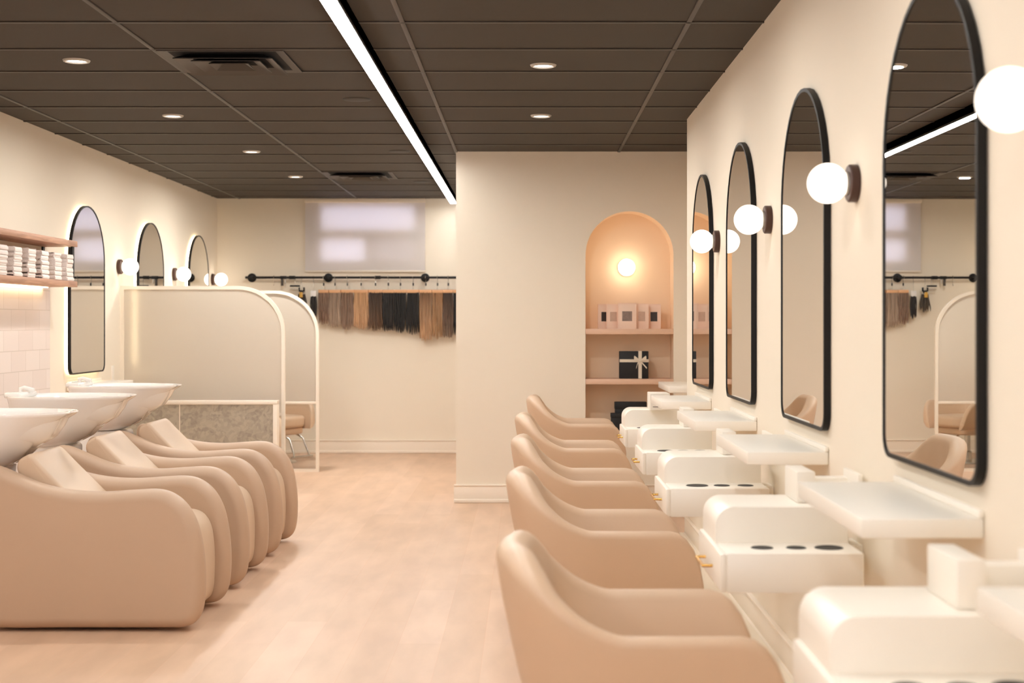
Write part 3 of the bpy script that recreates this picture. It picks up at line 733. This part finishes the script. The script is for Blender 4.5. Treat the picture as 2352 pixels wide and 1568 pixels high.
def hair_mesh(name, wid, top, bot, m, seed, strands=20, flare=1.12):
    rnd = random.Random(seed); b = MB()
    for k in range(strands):
        u = -.5+(k+.5)/strands; x0 = u*wid*.92; x1 = u*wid*flare+rnd.uniform(-.003, .003)
        zb = bot+rnd.uniform(-.008, .022)+.02*abs(u)*2; y0 = rnd.uniform(-.006, .006); ph = rnd.uniform(0, 6)
        pts = []; rs = []
        for q in range(9):
            f = q/8; z = top+(zb-top)*f
            pts.append((x0+(x1-x0)*f+.004*sin(ph+f*5), y0+.008*sin(ph+f*4)*f, z)); rs.append(wid/strands*1.15*(1 if f < .8 else 1-(f-.8)*3.2))
        b.tube(pts, rs, 6)
    return b.build(name, m, ang=80)
for i, (x, yb, wpx, nm, c0, c1) in enumerate(HS):
    e0, e1 = EDGE[i], EDGE[i+1]; wd = (e1-e0)*kk; X = ((e0+e1)/2-1210)*kk; top = -.150; bot = (740-yb)*kk+CAM_H-RZ
    rz = R(-4)
    hanger(X, rz, 'wooden clamp hanger holding the %s hair on the black pipe rail' % nm, wd/2-.0005)
    m = m_hair('hair_'+nm.replace(' ', '_').replace(',', ''), c0, c1, bot, top)
    o = hair_mesh('hair_extension', wd*.99, top, bot, m, i+3, 20, 1.02); o.location = (X, RY, RZ); o.rotation_euler.z = rz
    tag(o, '%s straight hair extension hanging from a wooden clamp hanger' % nm, 'hair extension', 'hair extensions on the pipe rail')
# small items at the left end of the rail
def wire_hook(x, z1, lab):
    o = MB().tube([(0, .018, .0), (0, .012, .016), (0, -.006, .02), (0, -.018, .004), (0, 0, -.02), (0, 0, z1), (0, -.014, z1-.01), (0, -.02, z1+.004)], .0022, 8).build('wire_hook', 'chrome')
    o.location = (x, RY, RZ); tag(o, lab, 'hook')
wire_hook((629-1210)*kk, -.075, 'empty thin wire hook near the left end of the pipe rail')
t = thing('hanging_clip', ((651-1210)*kk, RY, RZ), 'black clip strap hanging at the left end of the pipe rail', 'clip')
b = MB(); b.box(-.035, -.016, -.016, .035, .016, .016, .005); b.build('band', 'black', t)
MB().box(-.026, -.006, -.085, .0, .006, -.012, .003).build('strap', 'grille', t); MB().box(.012, -.006, -.065, .026, .006, -.012, .003).build('tab', 'silver', t)
t = thing('trouser_hanger', ((678-1210)*kk, RY, RZ), 'empty black clamp hanger below the pipe rail, left of the hair', 'hanger')
MB().box(-.055, -.006, -.095, .050, .006, -.078, .003).build('clamp_bar', 'black', t)
MB().box(-.050, -.004, -.122, .055, .004, -.112, .002).build('lower_bar', 'silver', t)
MB().tube([(0, 0, -.08), (0, 0, -.03), (0, .016, -.008), (0, .012, .014), (0, -.008, .016)], .0022, 8).build('hook', 'chrome', t)
t = thing('hair_bundle', ((693-1210)*kk, RY, RZ), 'dark brown hair bundle in a black and yellow clip, partly behind the screen', 'hair bundle')
ob = hair_mesh('hair', .080, -.17, -.36, m_hair('hair_bundle_brown', (30, 22, 18), (84, 66, 46), -.36, -.17), 91, 14, 1.35); ob.parent = t
b = MB(); b.box(-.018, -.014, -.165, .018, .014, -.13, .006); b.box(-.032, -.014, -.145, -.016, .014, -.10, .005); b.box(.016, -.014, -.145, .032, .014, -.10, .005); b.build('claw_clip', 'black', t)
MB().box(-.024, -.018, -.205, .012, -.012, -.150, .003).build('yellow_band', 'yellow', t)
MB().tube([(0, 0, -.13), (0, 0, -.03), (0, .016, -.008), (0, .012, .014), (0, -.008, .016)], .002, 8).build('hook', 'chrome', t)
t = thing('hair_bundle', ((720-1210)*kk, RY, RZ), 'black hair bundle under a white tag, just left of the row of hair', 'hair bundle')
ob = hair_mesh('hair', .052, -.19, -.43, m_hair('hair_bundle_black', (24, 17, 17), (30, 20, 20), -.43, -.19), 92, 10, 1.5); ob.parent = t
MB().box(-.030, -.008, -.195, .026, .008, -.135, .002).build('tag', 'tagw', t)
MB().tube([(0, 0, -.135), (0, 0, -.03), (0, .016, -.008), (0, .012, .014), (0, -.008, .016)], .002, 8).build('hook', 'chrome', t)

# ------------------------------------------------------------------ niche shelves and contents
for z, lab in ((1.281, 'upper pale wood shelf in the arched niche, carrying pink cards'), (.905, 'lower pale wood shelf in the arched niche, under the ribboned box')):
    o = MB().box(NX0+.001, -.0, -.020, NX1-.001, ND-.005, .020, .002).build('niche_shelf', 'pinkwood'); o.location = (0, YC+.004, z); tag(o, lab, 'shelf')
ns = (YC+.1)/3333
def X_(x, Y=YC+.08): return (x-1210)*Y/3333
cards = [(1440.5, 42, 59, .05, 0, 'photo', 'centre pale pink framed card, frontmost on the niche shelf'), (1409, 30, 57, .09, 8, 'photol', 'pale pink framed card just left of the centre card'),
         (1474, 30, 58, .09, -8, 'photol', 'pale pink framed card just right of the centre card, faded print'), (1389, 26, 57, .13, 10, 'photod', 'leftmost pale pink framed card on the niche shelf'),
         (1502, 26, 57, .13, -10, 'photod', 'rightmost pale pink framed card on the niche shelf')]
for x, wp, hp, dy, rz, ph, lab in cards:
    w_, h_ = wp*ns*1.0, hp*ns; w_ = max(w_, .105)
    t = thing('framed_card', (X_(x, YC+dy), YC+dy, 1.301), lab, 'card', 'pink cards on the niche shelf', rz=R(rz))
    b = MB(); b.box(-w_/2, 0, 0, w_/2, .014, h_, .002); b.build('card_body', 'pinkcard', t)
    b = MB()
    for a in ((-w_/2, 0, -w_/2+.006, h_), (w_/2-.006, 0, w_/2, h_), (-w_/2, 0, w_/2, .006), (-w_/2, h_-.006, w_/2, h_)): b.box(a[0], -.004, a[1], a[2], 0, a[3])
    b.build('raised_rim', 'pinkcard', t)
    hw = .037 if ph == 'photo' else .026
    MB().box(-hw, -.0015, h_*.30, hw, .001, h_*.68).build('picture', ph, t)
t = thing('gift_box', (X_(1456), YC+.10, .926), 'black gift box tied with a cream ribbon bow on the lower niche shelf', 'gift box')
W_ = 66*ns/2; H_ = .206
MB().box(-W_, -.04, 0, W_, .05, H_, .003).build('box', 'darkbox', t)
b = MB(); rx = .045
b.box(rx-.013, -.0425, 0, rx+.013, -.040, H_); b.box(-W_-.001, -.0425, H_*.60, W_+.001, -.040, H_*.60+.022); b.box(rx-.013, -.0425, H_, rx+.013, .05, H_+.002)
b.build('ribbon_band', 'ribbon', t)
b = MB()
for s_ in (-1, 1):
    b.rings([[Vector((rx+s_*u, -.045-d-th_, H_*.65+v+vv)) for (d, vv, th_) in ((.0, -hh, 0), (.0, hh, 0), (.012, hh, .0), (.012, -hh, 0))] for u, v, hh in ((.004, 0, .006), (.025, .014, .012), (.042, .022, .017), (.046, .020, .012))])
    b.rings([[Vector((rx+s_*u, -.046-d, H_*.65+v+vv)) for (d, vv) in ((.0, -hh), (.0, hh), (.006, hh), (.006, -hh))] for u, v, hh in ((.003, 0, .006), (.02, -.022, .006), (.05 if s_ > 0 else .03, -.055, .006))])
b.sphere((rx, -.052, H_*.65), .009, 12); b.build('bow', 'ribbon', t)
for (x0, x1, h_, dy, lab) in ((1413, 1484, .212, .13, 'taller plain black box at the bottom of the niche'), (1404, 1432, .131, .05, 'shorter black box leaning in front at the bottom left of the niche')):
    xa, xb_ = X_(x0, YC+dy), X_(x1, YC+dy)
    t = thing('black_box', ((xa+xb_)/2, YC+dy, NZ0), lab, 'box', 'black boxes at the bottom of the niche')
    hw = (xb_-xa)/2
    MB().box(-hw, -.02, 0, hw, .06, h_*.80, .003).build('box', 'darkbox', t); MB().box(-hw-.003, -.023, h_*.74, hw+.003, .063, h_, .003).build('lid', 'darkbox', t)
